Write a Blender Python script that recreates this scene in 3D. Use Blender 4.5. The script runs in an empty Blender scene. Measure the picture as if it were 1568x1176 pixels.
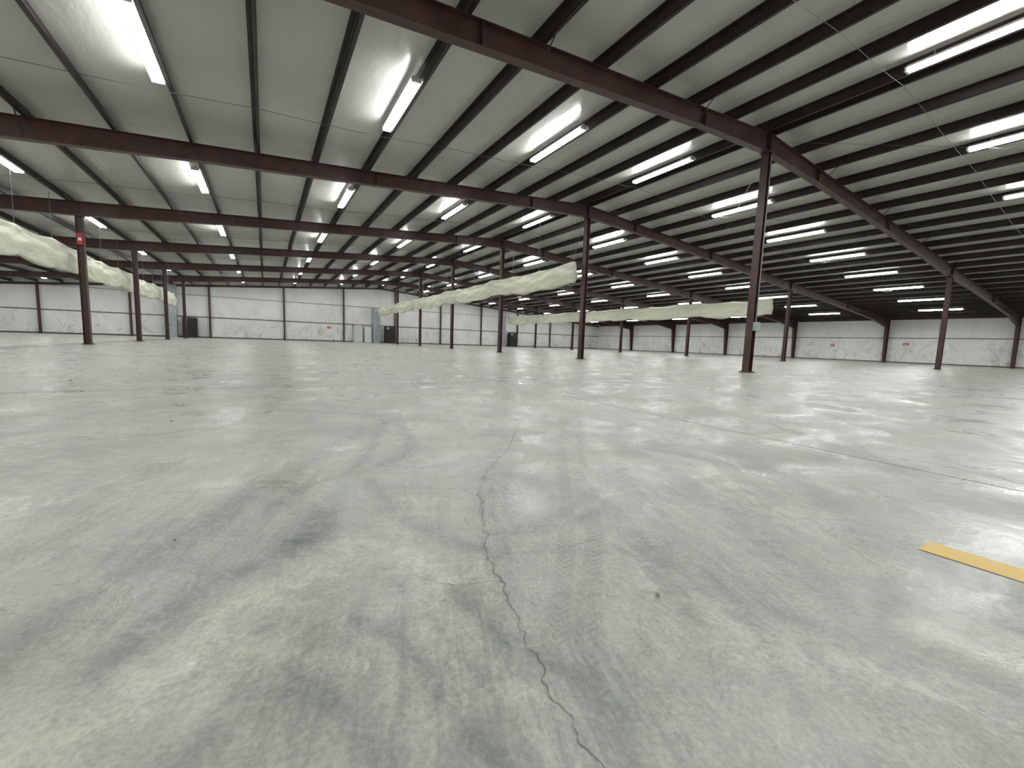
import bpy, math, random
import numpy as np
from mathutils import Matrix, Vector, noise
random.seed(7)
scene=bpy.context.scene
# ------------------------------------------------------------ dimensions (metres)
XR=12.42; W=18.288; BAY=7.62; Y0=6.82
XE=XR+2*W; XW=XR-2*W
YN=Y0+6*BAY; YS=Y0-3*BAY
SL=0.0796
HB=6.29; BD=0.50; PD=0.24
HR=HB+BD+PD
def roofz(x): return HR-SL*abs(x-XR)
FR=[Y0+k*BAY for k in range(-2,6)]
# ------------------------------------------------------------ materials
def new_mat(name):
    m=bpy.data.materials.new(name); m.use_nodes=True
    nt=m.node_tree; b=nt.nodes['Principled BSDF']
    return m,nt,b
def ramp(nt,src,p0,p1,c0=(0,0,0,1),c1=(1,1,1,1)):
    r=nt.nodes.new('ShaderNodeValToRGB')
    r.color_ramp.elements[0].position=p0; r.color_ramp.elements[1].position=p1
    r.color_ramp.elements[0].color=c0; r.color_ramp.elements[1].color=c1
    nt.links.new(src,r.inputs[0]); return r.outputs[0]
def mixc(nt,fac,a,b,mode='MIX'):
    m=nt.nodes.new('ShaderNodeMix'); m.data_type='RGBA'; m.blend_type=mode
    for s,v in ((m.inputs[0],fac),(m.inputs[6],a),(m.inputs[7],b)):
        if isinstance(v,bpy.types.NodeSocket): nt.links.new(v,s)
        else: s.default_value=v
    return m.outputs[2]
def math_(nt,op,a,b=None,c=None):
    m=nt.nodes.new('ShaderNodeMath'); m.operation=op
    for i,v in enumerate((a,b,c)):
        if v is None: continue
        if isinstance(v,bpy.types.NodeSocket): nt.links.new(v,m.inputs[i])
        else: m.inputs[i].default_value=v
    return m.outputs[0]
def coords(nt,rotz=0,scale=(1,1,1),loc=(0,0,0)):
    t=nt.nodes.new('ShaderNodeTexCoord'); m=nt.nodes.new('ShaderNodeMapping')
    m.inputs['Scale'].default_value=scale; m.inputs['Location'].default_value=loc
    r=nt.nodes.new('ShaderNodeMapping'); r.inputs['Rotation'].default_value=(0,0,rotz)
    nt.links.new(t.outputs['Object'],r.inputs[0]); nt.links.new(r.outputs[0],m.inputs[0])
    return m.outputs[0]
DIM='3D'
def noise_(nt,vec,scale,detail=4,rough=.55,dist=0):
    n=nt.nodes.new('ShaderNodeTexNoise'); n.noise_dimensions=DIM; n.inputs['Scale'].default_value=scale
    n.inputs['Detail'].default_value=detail; n.inputs['Roughness'].default_value=rough
    n.inputs['Distortion'].default_value=dist
    nt.links.new(vec,n.inputs['Vector']); return n.outputs['Fac']
def bump(nt,b,h,strength,dist=.01):
    n=nt.nodes.new('ShaderNodeBump'); n.inputs['Strength'].default_value=strength
    n.inputs['Distance'].default_value=dist
    nt.links.new(h,n.inputs['Height']); nt.links.new(n.outputs[0],b.inputs['Normal'])
def simple(name,col,rough=.5,metal=0,var=.15,scale=6,bmp=0):
    m,nt,b=new_mat(name)
    v=coords(nt); f=noise_(nt,v,scale,3)
    dk=tuple(c*(1-var) for c in col)+(1,); lt=tuple(min(1,c*(1+var)) for c in col)+(1,)
    c=ramp(nt,f,.3,.7,dk,lt); nt.links.new(c,b.inputs['Base Color'])
    b.inputs['Roughness'].default_value=rough; b.inputs['Metallic'].default_value=metal
    if bmp: bump(nt,b,f,bmp)
    return m
steel=simple('red_oxide_primer_steel',(.062,.026,.021),.42,0,.3,3)
purl=simple('dark_primer_purlin',(.026,.016,.014),.5,0,.3,3)
fixt=simple('white_enamel_metal',(.75,.76,.76),.35,0,.03)
grey_metal=simple('grey_blue_sheet_metal',(.33,.37,.40),.45,.2,.2,2)
black_metal=simple('black_cabinet_paint',(.012,.012,.013),.6,0,.2)
cable_m=simple('galvanised_cable',(.12,.12,.12),.4,.6,.2)
door_m=simple('off_white_door_paint',(.62,.62,.58),.4,0,.05)
red_m=simple('red_sign_paint',(.5,.03,.03),.4,0,.1)
white_m=simple('white_sign_paint',(.8,.8,.78),.4,0,.03)
stone_m=simple('grey_pebble',(.3,.3,.28),.8,0,.3,80)
debris_m=simple('dark_debris',(.02,.02,.02),.8,0,.3,50)
tube_m,nt,b=new_mat('fluorescent_tube_glow')
b.inputs['Emission Color'].default_value=(.97,1.0,.98,1); b.inputs['Emission Strength'].default_value=68
b.inputs['Base Color'].default_value=(.9,.9,.9,1)
tube_m.cycles.emission_sampling='FRONT'
# fabric
fabric,nt,b=new_mat('cream_vinyl_fabric')
v=coords(nt,scale=(1,.6,1)); f=noise_(nt,v,1.2,4,.6,.4)
c=ramp(nt,f,.3,.7,(.62,.615,.49,1),(.74,.735,.61,1)); nt.links.new(c,b.inputs['Base Color'])
b.inputs['Roughness'].default_value=.5
v2=coords(nt,scale=(3,1.0,4)); f2=noise_(nt,v2,1.3,3,.5,1.2); bump(nt,b,f2,.6,.10)
# ceiling insulation facing
ceil_m,nt,b=new_mat('white_vinyl_insulation_facing')
v=coords(nt); f=noise_(nt,v,.35,3); c=ramp(nt,f,.3,.7,(.47,.465,.43,1),(.56,.555,.515,1))
nt.links.new(c,b.inputs['Base Color'])
b.inputs['Roughness'].default_value=.26
v2=coords(nt,scale=(1.0,.3,1)); f2=noise_(nt,v2,1.5,4,.55,.8); bump(nt,b,f2,.28,.10)
# walls
def wallmat(name,axis,gstain=.8):
    m,nt,b=new_mat(name)
    v=coords(nt); f=noise_(nt,v,.5,4,.6,.4)
    base=ramp(nt,f,.35,.68,(.71,.715,.69,1),(.82,.825,.805,1))
    t=nt.nodes.new('ShaderNodeTexCoord'); s=nt.nodes.new('ShaderNodeSeparateXYZ'); nt.links.new(t.outputs['Object'],s.inputs[0])
    low=math_(nt,'SUBTRACT',1.1,math_(nt,'MULTIPLY',s.outputs['Z'],.36)); low=math_(nt,'MAXIMUM',low,.18)
    f2=noise_(nt,coords(nt,scale=(1,1,.7),loc=(3,1,0)),1.1,7,.70,1.2)
    st=ramp(nt,f2,.50,.68); st=math_(nt,'MULTIPLY',st,low); st=math_(nt,'MULTIPLY',st,gstain)
    c=mixc(nt,st,base,(.32,.30,.26,1))
    ax=s.outputs[axis]; fr=math_(nt,'FRACT',math_(nt,'MULTIPLY',ax,1/1.52)); seam=math_(nt,'LESS_THAN',fr,.014)
    c=mixc(nt,math_(nt,'MULTIPLY',seam,.3),c,(.4,.4,.38,1))
    nt.links.new(c,b.inputs['Base Color']); b.inputs['Roughness'].default_value=.5
    bump(nt,b,noise_(nt,v,1.2,3,.5,.6),.3,.06)
    return m
wall_ns=wallmat('white_wall_liner_ends','X'); wall_ew=wallmat('white_wall_liner_sides','Y')
yel,nt,b=new_mat('worn_yellow_floor_paint')
v=coords(nt); f=noise_(nt,v,22,8,.65); c=ramp(nt,f,.45,.66,(.74,.47,.07,1),(.62,.48,.20,1)); nt.links.new(c,b.inputs['Base Color'])
b.inputs['Roughness'].default_value=.5
crack_m=simple('crack_dark_concrete',(.17,.165,.145),.9,0,.35,60)
joint_m=simple('joint_concrete',(.24,.24,.215),.9,0,.3,40)

# ------------------------------------------------------------ mesh helpers
class MB:
    def __init__(s): s.v=[];s.f=[];s.m=[]
    def hexa(s,pts,mi=0):
        o=len(s.v); s.v+=[tuple(p) for p in pts]
        for q in ((0,3,2,1),(4,5,6,7),(0,1,5,4),(1,2,6,5),(2,3,7,6),(3,0,4,7)):
            s.f.append([o+i for i in q]); s.m.append(mi)
    def box(s,x0,x1,y0,y1,z0,z1,mi=0):
        s.hexa([(x0,y0,z0),(x1,y0,z0),(x1,y1,z0),(x0,y1,z0),(x0,y0,z1),(x1,y0,z1),(x1,y1,z1),(x0,y1,z1)],mi)
    def tube(s,path,r,n=8,mi=0,cap=True):
        o=len(s.v); P=[Vector(p) for p in path]
        for i,p in enumerate(P):
            d=(P[min(i+1,len(P)-1)]-P[max(i-1,0)]).normalized()
            a=d.orthogonal().normalized() if abs(d.z)>.9 else d.cross(Vector((0,0,1))).normalized()
            c=a.cross(d).normalized()
            for j in range(n):
                t=2*math.pi*j/n; s.v.append(tuple(p+a*r*math.cos(t)+c*r*math.sin(t)))
        for i in range(len(P)-1):
            for j in range(n):
                s.f.append([o+i*n+j,o+(i+1)*n+j,o+(i+1)*n+(j+1)%n,o+i*n+(j+1)%n][::-1]); s.m.append(mi)
        if cap:
            s.f.append([o+j for j in range(n)]); s.m.append(mi)
            s.f.append([o+(len(P)-1)*n+j for j in range(n)][::-1]); s.m.append(mi)
    def mesh(s,name,mats,smooth=False,fixn=True):
        me=bpy.data.meshes.new(name); me.from_pydata(s.v,[],s.f)
        for m in mats: me.materials.append(m)
        me.polygons.foreach_set('material_index',s.m)
        if smooth: me.polygons.foreach_set('use_smooth',[True]*len(s.f))
        me.update()
        if fixn:
            import bmesh
            bm=bmesh.new(); bm.from_mesh(me); bmesh.ops.recalc_face_normals(bm,faces=bm.faces); bm.to_mesh(me); bm.free()
        return me
def add(name,me,loc=(0,0,0),rot=(0,0,0),parent=None):
    o=bpy.data.objects.new(name,me); o.location=loc; o.rotation_euler=rot
    scene.collection.objects.link(o)
    if parent: o.parent=parent
    return o

# ------------------------------------------------------------ floor
def axis(lo,hi,c,a=.008,g=.012):
    r=[c]
    while r[-1]<hi: r.append(r[-1]+a+g*abs(r[-1]-c))
    r[-1]=hi; l=[c]
    while l[-1]>lo: l.append(l[-1]-a-g*abs(l[-1]-c))
    l[-1]=lo
    return np.array(l[::-1]+r[1:])
gx=axis(XW,XE,.6); gy=axis(YS,YN,.9)
nx,ny=len(gx),len(gy)
XX,YY=np.meshgrid(gx,gy); P=np.stack([XX.ravel(),YY.ravel()],1)
co=np.zeros((nx*ny,3),np.float32); co[:,:2]=P
i,j=np.meshgrid(np.arange(nx-1),np.arange(ny-1)); a0=(j*nx+i).ravel()
quads=np.stack([a0,a0+1,a0+nx+1,a0+nx],1).astype(np.int32)
me=bpy.data.meshes.new('floor'); me.vertices.add(nx*ny); me.vertices.foreach_set('co',co.ravel())
me.loops.add(quads.size); me.loops.foreach_set('vertex_index',quads.ravel())
me.polygons.add(len(quads)); me.polygons.foreach_set('loop_start',np.arange(0,quads.size,4,dtype=np.int32))
me.polygons.foreach_set('loop_total',np.full(len(quads),4,dtype=np.int32)); me.update(calc_edges=True)
def smoothline(pts,n=12):
    pts=[np.array(p,float) for p in pts]; out=[]
    q=[2*pts[0]-pts[1]]+pts+[2*pts[-1]-pts[-2]]
    for k in range(1,len(q)-2):
        for t in np.linspace(0,1,n,endpoint=False):
            out.append(.5*((2*q[k])+(-q[k-1]+q[k+1])*t+(2*q[k-1]-5*q[k]+4*q[k+1]-q[k+2])*t*t+(-q[k-1]+3*q[k]-3*q[k+1]+q[k+2])*t**3))
    out.append(pts[-1]); return np.array(out)
def pdist(P,line):
    best=np.full(len(P),1e9); sv=np.zeros(len(P)); tv=np.zeros(len(P)); s0=0
    for k in range(len(line)-1):
        a,b_=line[k],line[k+1]; d=b_-a; L=np.linalg.norm(d)
        if L<1e-6: continue
        u=d/L; rel=P-a; s=np.clip(rel@u,0,L); cl=a+np.outer(s,u); dd=P-cl; dist=np.linalg.norm(dd,axis=1)
        side=np.sign(u[0]*rel[:,1]-u[1]*rel[:,0]); m=dist<best
        best[m]=dist[m]; sv[m]=s0+s[m]; tv[m]=(dist*side)[m]; s0+=L
    return best,sv,tv
near=(np.abs(P[:,0]-1)<6)&(P[:,1]>-3)&(P[:,1]<9)
Pn=P[near]
dark=np.zeros(len(P)); pale=np.zeros(len(P)); tm=np.zeros(len(P)); ts=np.zeros(len(P)); tt=np.zeros(len(P)); strk=np.zeros(len(P))
def gauss(line,w,amp,arr):
    d,s,t=pdist(Pn,smoothline(line,7)); g=amp*np.exp(-(d/w)**2); arr[near]=np.maximum(arr[near],g)
gauss([(-.27,1.05),(-.20,1.2),(-.12,1.28),(0,1.33),(.1,1.43),(.2,1.6)],.055,.65,dark)
gauss([(.05,1.38),(.14,1.50),(.18,1.62)],.08,.9,dark)
gauss([(.2,1.6),(.28,1.9),(.45,2.3),(.9,3.5)],.06,.6,dark)
gauss([(-.55,1.0),(-.35,1.45),(.1,2.2),(.6,3.0)],.09,.5,dark)
gauss([(.0,1.75),(.15,1.95),(.45,2.1),(.75,2.4),(.9,3.2)],.05,.6,dark)
gauss([(.42,1.9),(.40,1.6),(.45,1.35),(.60,1.05)],.05,.6,dark)
gauss([(.17,.95),(.25,.79),(.28,.61),(.30,.45)],.035,.7,dark)
gauss([(.42,.95),(.44,.75),(.50,.60),(.56,.43)],.03,.6,dark)
gauss([(.03,.85),(.12,.66),(.17,.5)],.03,.55,dark)
gauss([(1.05,1.7),(1.2,1.3),(1.1,.9),(.9,.6)],.06,.4,dark)
gauss([(2.1,2.2),(1.9,1.5),(1.6,.9),(1.3,.4)],.09,.4,dark)
gauss([(3.0,2.6),(2.6,1.5),(2.1,.7),(1.7,.1)],.10,.35,dark)
gauss([(-.30,.88),(-.15,1.0),(-.05,1.1),(.08,1.20),(.22,1.32)],.10,.85,pale)
gauss([(.22,1.36),(.35,1.2),(.40,1.0)],.09,.6,pale)
gauss([(1.0,.9),(.9,.55),(1.1,.2)],.12,.6,pale)
gauss([(1.9,1.1),(1.7,.8)],.2,.5,pale)
rs=np.random.RandomState(4)
for _ in range(110):   # forklift scuff arcs
    R=rs.uniform(.8,7); c0=np.array([rs.uniform(-3.5,5.0),rs.uniform(-.5,6.5)]); th=rs.uniform(0,6.283)
    cen=c0+R*np.array([math.cos(th),math.sin(th)]); half=rs.uniform(.25,1.1)/R*rs.uniform(.6,1.8)
    rel=Pn-cen; rr=np.hypot(rel[:,0],rel[:,1]); an=np.arctan2(-rel[:,1],-rel[:,0])-th; an=(an+math.pi)%(2*math.pi)-math.pi
    w_=rs.uniform(.012,.05)*(1+.45*max(0,c0[1])); amp=rs.uniform(.3,.75)/(1+.30*max(0,c0[1]-1))
    g=amp*np.exp(-((rr-R)/w_)**2)*np.clip((half-np.abs(an))/(half*.7),0,1)
    tgt=dark if rs.rand()<.76 else pale
    tgt[near]=np.maximum(tgt[near],g)
for q,w,a in [((.55,2.6),.35,.6),((.95,2.9),.3,.6),((1.75,2.0),.3,.6),((1.9,1.55),.2,.4),((-.9,2.6),.8,.45),((.1,2.2),.25,.7),((2.5,3.8),.8,.4),((3.5,1.2),.5,.3)]:
    d=np.linalg.norm(Pn-np.array(q),axis=1); pale[near]=np.maximum(pale[near],a*np.exp(-(d/w)**2))
for q,w,a in [((.30,.80),.32,1),((.5,.5),.25,1),((.1,.85),.22,.8),((1.1,.6),.4,.6),((.6,1.5),.5,.55),((2,1.2),1,.55),((-.3,1.8),.8,.55)]:
    d=np.linalg.norm(Pn-np.array(q),axis=1); strk[near]=np.maximum(strk[near],a*np.exp(-(d/w)**2))
for ln in ([(2.6,3.2),(1.58,1.96),(1.02,1.22),(.77,.92),(.60,.73),(.5,.62)],[(2.75,3.15),(1.68,1.90),(1.12,1.18),(.85,.88),(.63,.66),(.53,.55)]):
    d,s,t=pdist(Pn,smoothline(ln)); hw=.028
    m=np.clip((hw*1.25-d)/(hw*.4),0,1); m*=np.clip(s/1.0,0,1)
    idx=np.where(near)[0][d<.12]; sub=d<.12
    repl=m[sub]>=tm[idx]; ii=idx[repl]
    tm[ii]=m[sub][repl]; ts[ii]=s[sub][repl]; tt[ii]=t[sub][repl]
for nm,arr in (('dark',dark),('pale',pale),('tread_mask',tm),('tread_s',ts),('tread_t',tt),('streak',strk)):
    at=me.attributes.new(nm,'FLOAT','POINT'); at.data.foreach_set('value',arr.astype(np.float32))
DIM='2D'
fm,nt,b=new_mat('worn_sealed_concrete')
def attr(nm):
    n=nt.nodes.new('ShaderNodeAttribute'); n.attribute_name=nm; return n.outputs['Fac']
v=coords(nt)
c=ramp(nt,noise_(nt,v,.22,4,.6,.5),.35,.65,(.365,.375,.348,1),(.42,.422,.385,1))
f=noise_(nt,v,1.0,8,.68,.9); c=mixc(nt,math_(nt,'MULTIPLY',ramp(nt,f,.38,.70),.65),c,(.475,.458,.385,1))
f=noise_(nt,coords(nt,.3,(1.8,.55,1)),1.7,8,.70,.6); c=mixc(nt,math_(nt,'MULTIPLY',ramp(nt,f,.42,.72),.7),c,(.27,.28,.265,1))
f=noise_(nt,coords(nt,-.55,(.4,2.2,1)),1.3,8,.70,.4); c=mixc(nt,math_(nt,'MULTIPLY',ramp(nt,f,.42,.74),.55),c,(.54,.545,.505,1))
f=noise_(nt,coords(nt,-1.0,(7,1.0,1),(5,2,0)),1.2,7,.68,.5); c=mixc(nt,math_(nt,'MULTIPLY',ramp(nt,f,.42,.78),.55),c,(.255,.265,.252,1))
f=noise_(nt,coords(nt,.35,(2.2,1,1),(9,1,0)),5.5,7,.66,1.0)
c=mixc(nt,math_(nt,'MULTIPLY',ramp(nt,f,.53,.62),.22),c,(.56,.55,.49,1))
f=noise_(nt,coords(nt,-.9,(1,2.0,1),(2,7,0)),6.5,7,.66,1.0)
c=mixc(nt,math_(nt,'MULTIPLY',ramp(nt,f,.55,.65),.20),c,(.25,.25,.235,1))
f=noise_(nt,coords(nt,.30,(15,1.8,1)),1.6,7,.68,.5)
s_=math_(nt,'MULTIPLY',ramp(nt,f,.42,.66),attr('streak')); c=mixc(nt,math_(nt,'MULTIPLY',s_,.7),c,(.19,.197,.197,1))
f=noise_(nt,v,11,8,.74,.8)
s_=math_(nt,'MULTIPLY',ramp(nt,math_(nt,'ADD',math_(nt,'MULTIPLY',f,1.0),math_(nt,'MULTIPLY',attr('pale'),.30)),.60,.82),.5); c=mixc(nt,s_,c,(.62,.60,.51,1))
f=noise_(nt,coords(nt,-.8,(9,5,1)),2.0,8,.74,.8)
s_=math_(nt,'MULTIPLY',ramp(nt,math_(nt,'ADD',f,math_(nt,'MULTIPLY',attr('dark'),.18)),.36,.70),attr('dark')); c=mixc(nt,s_,c,(.155,.162,.167,1))
st=math_(nt,'ADD',math_(nt,'MULTIPLY',attr('tread_s'),230),math_(nt,'MULTIPLY',math_(nt,'ABSOLUTE',attr('tread_t')),260))
sn=math_(nt,'MULTIPLY_ADD',math_(nt,'SINE',st),.5,.5)
f=noise_(nt,v,6,4,.6)
s_=math_(nt,'MULTIPLY',math_(nt,'MULTIPLY',math_(nt,'MULTIPLY_ADD',sn,.7,.3),attr('tread_mask')),math_(nt,'MULTIPLY',ramp(nt,f,.25,.55),.52)); c=mixc(nt,s_,c,(.20,.20,.19,1))
f=noise_(nt,v,80,4,.72); c=mixc(nt,.5,c,ramp(nt,f,.3,.7,(.33,.33,.32,1),(.67,.67,.65,1)),'OVERLAY')
nt.links.new(c,b.inputs['Base Color'])
r_=ramp(nt,noise_(nt,v,1.8,6,.7,.6),.38,.60,(.23,.23,.23,1),(.52,.52,.52,1)); nt.links.new(r_,b.inputs['Roughness'])
b.inputs['Specular IOR Level'].default_value=.42
bump(nt,b,math_(nt,'ADD',noise_(nt,v,26,5,.65),math_(nt,'MULTIPLY',noise_(nt,v,1.0,2),4)),.3,.006)
DIM='3D'
me.materials.append(fm)
floor=add('floor',me)

def ribbon(name,line,w,mat,z=.0015,jit=.0,vary=True,n=10):
    L=smoothline(line,n); mb=MB()
    for k,p in enumerate(L):
        d=L[min(k+1,len(L)-1)]-L[max(k-1,0)]; d=d/np.linalg.norm(d); nrm=np.array([-d[1],d[0]])
        q=p+nrm*jit*(noise.noise(Vector((p[0]*14,p[1]*14,2)))+.6*noise.noise(Vector((p[0]*45,p[1]*45,7))))
        ww=w*(.35+1.1*abs(noise.noise(Vector((p[0]*30,p[1]*30,5)))+.2)) if vary else w
        mb.v+=[(q[0]-nrm[0]*ww/2,q[1]-nrm[1]*ww/2,z),(q[0]+nrm[0]*ww/2,q[1]+nrm[1]*ww/2,z)]
        if k: mb.f.append([2*k-2,2*k,2*k+1,2*k-1]); mb.m.append(0)
    me=mb.mesh(name,[mat],fixn=False); return add(name,me)
crack=[(1.93,2.98),(1.25,2.10),(.99,1.83),(.81,1.58),(.70,1.33),(.58,1.06),(.55,.92),(.52,.81),(.49,.72),(.48,.64),(.46,.57),(.45,.52),(.44,.46),(.43,.38),(.41,.30)]
ribbon('floor_crack',crack,.0036,crack_m,jit=.018,n=22)
ribbon('floor_crack',[(8.2,10.5),(5.8,6.2),(4.58,3.93),(4.17,2.63),(3.98,2.04),(3.71,1.49),(3.56,1.22),(3.55,.83),(3.52,.60),(3.47,.3),(3.4,-1)],.008,crack_m,jit=.05,n=22)
ribbon('floor_crack',[(4.9,4.6),(5.44,3.92),(5.90,3.33),(6.59,2.70),(8,1.8)],.012,crack_m,jit=.06,n=22)
ribbon('floor_crack',[(.55,.92),(.42,.98),(.3,1.12),(.2,1.2)],.0015,crack_m,jit=.02,n=22)
ribbon('floor_crack',[(.99,1.83),(.85,1.95),(.75,2.2),(.5,2.4)],.002,crack_m,jit=.03,n=22)
ribbon('floor_crack',[(.58,1.06),(.75,1.0),(.95,.98),(1.1,.88)],.0014,crack_m,jit=.02,n=22)
mb=MB()
for k in range(-2,7):
    y=Y0+k*BAY-.9
    mb.box(XW,XE,y-.004,y+.004,.0004,.0012)
for x in (XR-W-.6,XR-W/2,XR+.6,XR+W/2,XR+W+.6,XR+1.5*W):
    mb.box(x-.004,x+.004,YS,YN,.0004,.0012)
add('floor_control_joints',mb.mesh('floor_control_joints',[joint_m]))
mb=MB(); mb.v=[(1.92,.41,.002),(2.035,.41,.002),(2.055,.17,.002),(2.07,-.3,.002),(2.09,-2.5,.002),(1.97,-2.5,.002),(1.945,-.3,.002),(1.93,.17,.002)]
mb.f=[[0,7,2,1],[7,6,3,2],[6,5,4,3]]; mb.m=[0,0,0]
add('yellow_floor_line',mb.mesh('yellow_floor_line',[yel],fixn=False))
def pebble(name,x,y,r,mat):
    import bmesh
    bm=bmesh.new(); bmesh.ops.create_icosphere(bm,subdivisions=2,radius=r)
    for vv in bm.verts:
        k=1+.35*noise.noise(vv.co*(1.6/r)+Vector((x*9,y*7,0))); vv.co*=k; vv.co.z*=.65
    zmin=min(vv.co.z for vv in bm.verts)
    for vv in bm.verts: vv.co.z-=zmin
    me=bpy.data.meshes.new(name); bm.to_mesh(me); bm.free(); me.materials.append(mat); add(name,me,(x,y,.0))
pebble('stone',.89,.67,.0065,stone_m)
for x,y,r in ((-.26,1.60,.003),(-.60,3.80,.006),(-2.07,7.09,.010)): pebble('floor_debris',x,y,r,debris_m)

# ------------------------------------------------------------ walls & ceiling
mb=MB(); T=.15
mb.box(XE,XE+T,YS-T,YN+T,0,roofz(XE)+.02); add('wall_east',mb.mesh('wall_east',[wall_ew]))
mb=MB(); mb.box(XW-T,XW,YS-T,YN+T,0,roofz(XW)+.02); add('wall_west',mb.mesh('wall_west',[wall_ew]))
def gable(name,y0,y1):
    mb=MB()
    for a,b_ in ((XW,XR),(XR,XE)):
        mb.hexa([(a,y0,0),(b_,y0,0),(b_,y1,0),(a,y1,0),(a,y0,roofz(a)),(b_,y0,roofz(b_)),(b_,y1,roofz(b_)),(a,y1,roofz(a))])
    add(name,mb.mesh(name,[wall_ns]))
gable('wall_north',YN,YN+T); gable('wall_south',YS-T,YS)
mb=MB()
for a,b_ in ((XW-T,XR),(XR,XE+T)):
    mb.hexa([(a,YS-T,roofz(a)),(b_,YS-T,roofz(b_)),(b_,YN+T,roofz(b_)),(a,YN+T,roofz(a)),(a,YS-T,roofz(a)+.12),(b_,YS-T,roofz(b_)+.12),(b_,YN+T,roofz(b_)+.12),(a,YN+T,roofz(a)+.12)])
add('ceiling',mb.mesh('ceiling',[ceil_m]))
# ------------------------------------------------------------ purlins (Z sections)
mb=MB()
PL=[XR-.30-1.524*k for k in range(24)]; PR=[XR+.10+1.524*k for k in range(24)]
PL=[x for x in PL if x>XW+.3]; PR=[x for x in PR if x<XE-.3]
for x in PL+PR:
    zt=roofz(x)-.003; zb=zt-PD
    mb.box(x-.004,x+.004,YS,YN,zb,zt)
    mb.box(x-.004,x+.075,YS,YN,zb,zb+.006); mb.box(x+.069,x+.075,YS,YN,zb,zb+.022)
    mb.box(x-.075,x+.004,YS,YN,zt-.006,zt)
add('roof_purlins',mb.mesh('roof_purlins',[purl]))
# ------------------------------------------------------------ rafters
def rafter_mesh():
    mb=MB(); fw=.10
    def seg(xa,xb,da,db):
        def zt(x): return roofz(x)-PD-.005
        w=fw
        mb.hexa([(xa,-w,zt(xa)-.014),(xb,-w,zt(xb)-.014),(xb,w,zt(xb)-.014),(xa,w,zt(xa)-.014),(xa,-w,zt(xa)),(xb,-w,zt(xb)),(xb,w,zt(xb)),(xa,w,zt(xa))])
        mb.hexa([(xa,-.005,zt(xa)-da),(xb,-.005,zt(xb)-db),(xb,.005,zt(xb)-db),(xa,.005,zt(xa)-da),(xa,-.005,zt(xa)-.01),(xb,-.005,zt(xb)-.01),(xb,.005,zt(xb)-.01),(xa,.005,zt(xa)-.01)])
        mb.hexa([(xa,-fw,zt(xa)-da),(xb,-fw,zt(xb)-db),(xb,fw,zt(xb)-db),(xa,fw,zt(xa)-da),(xa,-fw,zt(xa)-da+.014),(xb,-fw,zt(xb)-db+.014),(xb,fw,zt(xb)-db+.014),(xa,fw,zt(xa)-da+.014)])
    for s in (-1,1):
        ks=[(0,.5),(3,.42),(8,.42),(14,.44),(W,.52),(W+4,.42),(W+10,.42),(2*W-4,.46),(2*W-.45,.75)]
        for (a,da),(b_,db) in zip(ks[:-1],ks[1:]):
            q=[(XR+s*a,da),(XR+s*b_,db)]; q.sort(); seg(q[0][0],q[1][0],q[0][1],q[1][1])
    for x in [XR,XR-W,XR+W,XR-W/2,XR+W/2,XR-1.5*W,XR+1.5*W]+[XR+d for d in (-3,3)]:
        z=roofz(x)-PD-.01
        mb.box(x-.012,x+.012,-fw,fw,z-.41,z)
    return mb.mesh('steel_roof_beam',[steel])
rm=rafter_mesh()
for y in FR: add('steel_roof_beam',rm,(0,y,0))
mb=MB()
for y in FR:
    for x in PL[2::3]+PR[2::3]:
        z=roofz(x)-PD
        if abs(x-XR)<2*W-1:
            for sgn in (-1,1): mb.tube([(x,y+.09*sgn,z-.40),(x+.02,y+.55*sgn,z+.03)],.014,4)
add('flange_braces',mb.mesh('flange_braces',[purl]))
# ------------------------------------------------------------ columns
def column_mesh(h,name='steel_column'):
    mb=MB(); w=.10; d=.10
    mb.box(-w,w,-d,-d+.012,.02,h-.02); mb.box(-w,w,d-.012,d,.02,h-.02); mb.box(-.005,.005,-d,d,.02,h-.02)
    mb.box(-.16,.16,-.16,.16,0,.02); mb.box(-.14,.14,-.14,.14,h-.02,h)
    for sx in (-.12,.12):
        for sy in (-.12,.12): mb.tube([(sx,sy,.02),(sx,sy,.055)],.014,6)
    return mb.mesh(name,[steel])
for s in (-1,0,1):
    x=XR+s*W; h=roofz(x)-PD-.005-(.5 if s==0 else .52)
    cm=column_mesh(h)
    for k,y in enumerate(FR):
        add('steel_column',cm,(x,y,0),(0,0,math.pi/2))
def swcol(sgn):
    x0=XE if sgn>0 else XW; h=roofz(x0)-PD; mb=MB()
    def X(d): return x0-sgn*d
    a,b_=.30,.72
    def hx(xa0,xa1,xb0,xb1,z0,z1,w):
        mb.hexa([(xa0,-w,z0),(xa1,-w,z0),(xa1,w,z0),(xa0,w,z0),(xb0,-w,z1),(xb1,-w,z1),(xb1,w,z1),(xb0,w,z1)])
    hx(X(a),X(a-.014),X(b_),X(b_-.014),.02,h,.1); hx(X(.02),X(.034),X(.02),X(.034),.02,h,.1); hx(X(.03),X(a-.01),X(.03),X(b_-.01),.02,h,.005)
    mb.box(min(X(0.02),X(.36)),max(X(.02),X(.36)),-.13,.13,0,.02)
    mb.box(min(X(.03),X(.7)),max(X(.03),X(.7)),-.1,.1,h-.75,h-.73)
    return mb.mesh('steel_wall_column',[steel])
for s in (1,-1):
    m_=swcol(s)
    for y in FR: add('steel_wall_column',m_,(0,y,0))
POSTS=[-16.9-6.1,-16.9,-10.9,-4.8,1.9,8.1,14.2,20.3,26.4,32.5,38.6,44.6]
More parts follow.
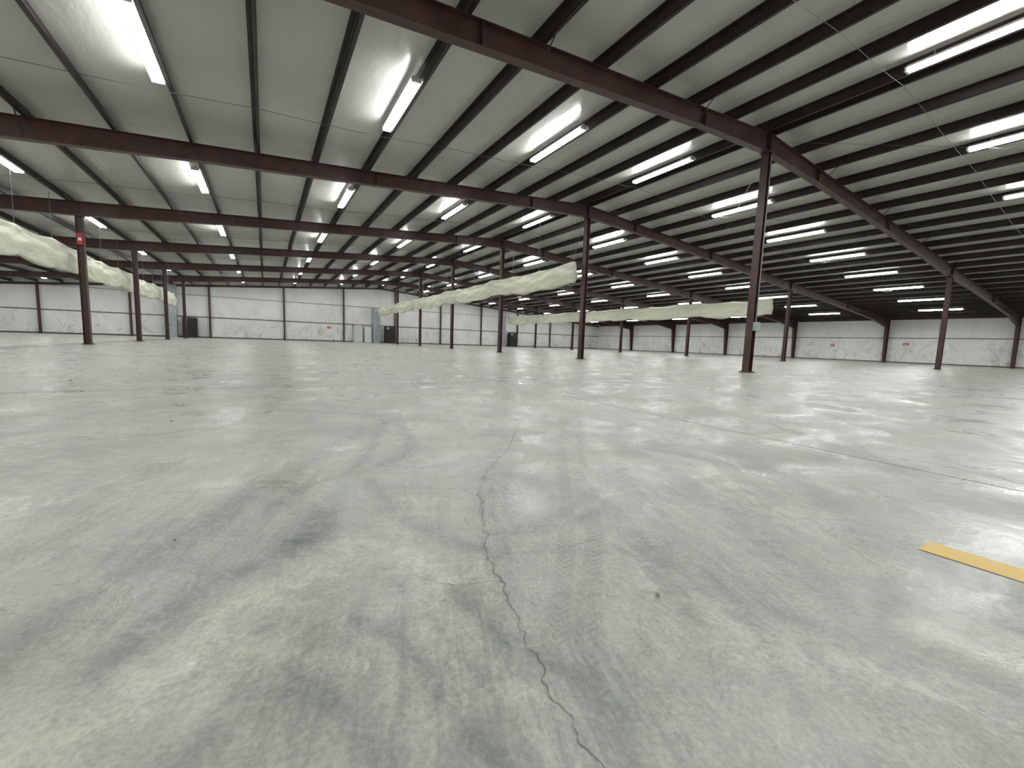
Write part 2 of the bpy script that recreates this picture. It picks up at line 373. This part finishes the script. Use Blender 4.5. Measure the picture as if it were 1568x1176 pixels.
def endframe(y,s):
    mb=MB()
    for x in POSTS:
        h=roofz(x)-PD-.02
        mb.box(x-.08,x+.08,y-s*.08-.006,y-s*.08+.006,0.02,h); mb.box(x-.08,x+.08,y-s*.22-.006,y-s*.22+.006,0.02,h); mb.box(x-.004,x+.004,min(y-s*.22,y-s*.08),max(y-s*.22,y-s*.08),.02,h)
        mb.box(x-.11,x+.11,min(y-s*.24,y-s*.075),max(y-s*.24,y-s*.075),0,.02)
    add('endwall_posts',mb.mesh('endwall_posts',[steel]))
    mb=MB()
    y1=y-s*.012; y2=y-s*.07
    lo,hi=min(y1,y2),max(y1,y2)
    for z,t in ((.03,.09),(2.09,.06),(4.26,.025)):
        if z<4: mb.box(XW+.05,XE-.05,lo,hi,z,z+t)
        else: mb.box(XW+4,XE-4,lo,hi,z,z+t)
    for a,b_ in ((XW+.05,XR),(XR,XE-.05)):
        za,zb=roofz(a)-PD-.02,roofz(b_)-PD-.02
        mb.hexa([(a,lo,za-.2),(b_,lo,zb-.2),(b_,hi,zb-.2),(a,hi,za-.2),(a,lo,za),(b_,lo,zb),(b_,hi,zb),(a,hi,za)])
    add('steel_girts',mb.mesh('steel_girts',[steel]))
endframe(YN,1); endframe(YS,-1)
for x0,s in ((XE,-1),(XW,1)):
    mb=MB()
    a,b_=sorted((x0+s*.003,x0+s*.018))
    for z,t in ((.03,.08),(2.2,.06)): mb.box(a,b_,YS+.1,YN-.1,z,z+t)
    zt=roofz(x0)-.26; mb.box(a,b_,YS+.1,YN-.1,zt,zt+.22)
    add('steel_girts',mb.mesh('steel_girts',[steel]))
# ------------------------------------------------------------ fluorescent fixtures (beside the purlins)
mb=MB(); L=1.22
mb.box(-.105,.105,-L,L,-.004,.010,0); mb.box(-.055,.055,-L,L,.010,.06,0)
for s in (-1,1):
    mb.tube([(s*.076,-L+.02,-.036),(s*.076,L-.02,-.036)],.030,5,1,cap=False)
    for e in (-1,1): mb.box(min(0,s*.105),max(0,s*.105),e*L-.02,e*L+.02,-.07,.02,0)
for e in (-.8,.8): mb.tube([(0,e,.05),(0,e,.16)],.006,5,0)
fx=mb.mesh('fluorescent_light',[fixt,tube_m])
LX=[PL[k] for k in range(0,24,3) if k<len(PL)]+[PR[k] for k in range(3,24,3) if k<len(PR)]
LX=[x for x in LX if XW+2<x<XE-2]
for k in range(-3,6):
    y=Y0+(k+.5)*BAY-.46
    for x in LX:
        add('fluorescent_light',fx,(x-.14,y,roofz(x-.14)-.190),(0,math.atan(SL)*(1 if x>XR else -1),0))
for k in range(-1,6):
    y=Y0+(k+.5)*BAY+.9
    pts=[]
    for i in range(0,147):
        x=XW+.3+i*(4*W-.6)/146
        pts.append((x,y+.03*math.sin(x*.6),roofz(x)-PD-.05-.05*abs(math.sin(x*math.pi/4.57))))
    mb=MB(); mb.tube(pts,.006,4); add('lighting_conduit',mb.mesh('lighting_conduit',[cable_m]))
mb=MB()
def rod(x0,y0,x1,y1):
    mb.tube([(x0,y0,roofz(x0)-PD-.12),((x0+x1)/2,(y0+y1)/2,roofz((x0+x1)/2)-PD-.14),(x1,y1,roofz(x1)-PD-.12)],.005,4)
for k in (-1,0):
    ya,yb=Y0+k*BAY,Y0+(k+1)*BAY
    for a in (XR+.2,XR+W/2,XR+W):
        rod(a,ya,a+W/2,yb); rod(a,yb,a+W/2,ya)
add('roof_brace_rods',mb.mesh('roof_brace_rods',[cable_m]))
# ------------------------------------------------------------ rolled fabric curtains
def curtain(x,ya,yb,zb,ht,seed):
    mb=MB(); n=32; ns=int((yb-ya)/.06)
    root=bpy.data.objects.new('rolled_fabric_curtain',None); scene.collection.objects.link(root)
    for i in range(ns+1):
        y=ya+(yb-ya)*i/ns
        ph=((y-Y0)/BAY)%1.0; pq=((y-ya-.3)/2.54)%1.0
        sag=.16*math.sin(math.pi*ph)
        nz=lambda a,b_,c=0: noise.noise(Vector((a,b_,seed+c)))
        top=zb+ht-.07*math.sin(math.pi*pq)+.05*nz(y*.6,3)-sag*.7
        bot=zb-sag-.10*math.sin(math.pi*pq)+.14*nz(y*.45,9)+.05*nz(y*1.2,2)
        H=top-bot; zc=(top+bot)/2
        wd=.15*(1+.25*nz(y*.5,3))
        for j in range(n):
            t=2*math.pi*j/n; c_,s_=math.cos(t),math.sin(t)
            wloc=wd*(1.0-.5*s_)
            u=s_*H/2
            # long swag folds between the hanging points
            swag=.030*math.sin(u*11+6*abs(pq-.5)+2*nz(y*.4,0,4))+.015*math.sin(u*19-8*abs(pq-.5)+3*nz(y*.5,1,8))
            cr=.035*noise.noise(Vector((c_,y*1.1+u*1.6,seed)))
            mb.v.append((x+wloc*c_+(swag+cr)*max(-1,min(1,c_*2.0)),y,zc+u))
    for i in range(ns):
        for j in range(n):
            mb.f.append([i*n+j,i*n+(j+1)%n,(i+1)*n+(j+1)%n,(i+1)*n+j]); mb.m.append(0)
    mb.f.append(list(range(n))); mb.m.append(0); mb.f.append([ns*n+j for j in range(n)][::-1]); mb.m.append(0)
    add('fabric_roll',mb.mesh('fabric_roll',[fabric],True),parent=root)
    mb=MB(); y=ya+.3
    while y<yb:
        zt=roofz(x)-PD-.02
        mb.tube([(x,y,zb+ht*.8),(x,y+.05,zt)],.008,5); y+=2.54
    for dy in (0,.25,.6): mb.tube([(x,ya+.15,zb+ht*.85),(x+.35,ya-.1+dy,roofz(x)-PD-.4)],.006,5)
    add('hanger_cables',mb.mesh('hanger_cables',[cable_m]),parent=root)
curtain(XR-.45,14.6,YN-1.2,3.48,.92,11)
curtain(XR+W-.45,15.3,YN-1.2,3.30,1.08,37)
curtain(XR-W-.45,8.0,43.5,2.86,.92,71)
# ------------------------------------------------------------ end wall equipment
def duct(x0,x1,z0,z1):
    r=bpy.data.objects.new('sheet_metal_duct',None); scene.collection.objects.link(r)
    mb=MB(); y1=YN-.26; y0=YN-.75
    mb.box(x0,x1,y0,y1,z0,z1)
    z=z0
    while z<z1: mb.box(x0-.03,x1+.03,y0-.03,y1,z,z+.04); z+=1.2
    mb.box(x0-.03,x1+.03,y0-.03,y1,z1-.04,z1)
    add('duct_body',mb.mesh('duct_body',[grey_metal]),parent=r)
def cabinet(x0,x1,h):
    r=bpy.data.objects.new('black_heater_cabinet',None); scene.collection.objects.link(r)
    mb=MB(); y1=YN-.26; y0=YN-1.1
    mb.box(x0,x1,y0,y1,.08,h,0); mb.box(x0+.05,x1-.05,y0+.05,y1,0,.08,0)
    z=.3
    while z<h-.5: mb.box(x0+.1,x1-.1,y0-.02,y0,z,z+.03,0); z+=.09
    mb.box(x0+.1,x0+.4,y0-.015,y0,h-.35,h-.1,1)
    add('cabinet_body',mb.mesh('cabinet_body',[black_metal,grey_metal]),parent=r)
duct(-8.3,-7.4,.0,5.1); cabinet(-6.95,-5.8,1.98)
duct(11.4,12.2,.0,4.3); cabinet(12.8,14.05,2.05)
duct(29.6,30.1,.0,5.0); cabinet(30.75,31.9,2.0)
mb=MB(); r=bpy.data.objects.new('door_1',None); scene.collection.objects.link(r)
mb.box(9.2,10.15,YN-.30,YN-.24,.01,2.03,0)
mb.box(9.10,9.2,YN-.33,YN-.2,0,2.12,1); mb.box(10.15,10.25,YN-.33,YN-.2,0,2.12,1); mb.box(9.10,10.25,YN-.33,YN-.2,2.03,2.12,1)
mb.box(9.3,9.42,YN-.36,YN-.30,.98,1.03,1)
add('door_leaf_and_frame',mb.mesh('door_leaf_and_frame',[door_m,grey_metal]),parent=r)
mb=MB(); mb.box(10.45,11.25,YN-.30,YN-.24,.01,1.9,0); mb.box(10.40,11.3,YN-.33,YN-.24,1.9,1.96,1); mb.box(10.40,10.45,YN-.33,YN-.24,0,1.96,1); mb.box(11.25,11.3,YN-.33,YN-.24,0,1.96,1)
add('door_2',mb.mesh('door_2',[fixt,grey_metal]))
def sign(x,y,z,w,h,mat,axis='y',name='notice_sign'):
    mb=MB()
    if axis=='y': mb.box(x-w/2,x+w/2,y-.01,y,z,z+h,0); mb.box(x-w*.3,x+w*.3,y-.014,y-.01,z+h*.35,z+h*.6,1)
    else: mb.box(x-.01,x,y-w/2,y+w/2,z,z+h,0); mb.box(x-.014,x-.01,y-w*.3,y+w*.3,z+h*.35,z+h*.6,1)
    add(name,mb.mesh(name,[mat,white_m]))
sign(XE-.002,18.6,1.35,.35,.22,red_m,'x'); sign(XE-.002,13.1,1.6,.4,.2,red_m,'x'); sign(6.5,YN-.002,1.5,.4,.25,red_m); sign(4.0,YN-.002,1.2,.5,.35,door_m); sign(20,YN-.002,1.4,.4,.3,door_m)
sign(XR-W,FR[4]-.102,3.75,.16,.42,red_m,name='fire_extinguisher_sign')
mb=MB(); mb.box(XR-.09,XR+.09,FR[2]-.22,FR[2]-.102,1.25,1.5); mb.tube([(XR,FR[2]-.13,1.5),(XR,FR[2]-.13,6.2)],.012,6)
add('electrical_box',mb.mesh('electrical_box',[grey_metal]))

# ------------------------------------------------------------ world, camera
w=bpy.data.worlds.new('World'); scene.world=w; w.use_nodes=True
w.node_tree.nodes['Background'].inputs[0].default_value=(.5,.55,.6,1); w.node_tree.nodes['Background'].inputs[1].default_value=.3
yaw,pitch,roll=.5465,.1026,.0350
cy,sy=math.cos(yaw),math.sin(yaw)
fwd0=Vector((sy,cy,0)); right0=Vector((cy,-sy,0)); up0=Vector((0,0,1))
fwd=fwd0*math.cos(pitch)-up0*math.sin(pitch); up=up0*math.cos(pitch)+fwd0*math.sin(pitch)
right=right0*math.cos(roll)+up*math.sin(roll); up2=up*math.cos(roll)-right0*math.sin(roll)
cam=bpy.data.cameras.new('camera'); cam.sensor_width=36; cam.lens=622.956/1568*36; cam.clip_start=.02; cam.clip_end=300
co_=bpy.data.objects.new('camera',cam); scene.collection.objects.link(co_)
M=Matrix((( right.x,up2.x,-fwd.x,0),(right.y,up2.y,-fwd.y,0),(right.z,up2.z,-fwd.z,.6648),(0,0,0,1)))
co_.matrix_world=M; scene.camera=co_
scene.view_settings.view_transform='Standard'; scene.view_settings.look='None'; scene.view_settings.exposure=0
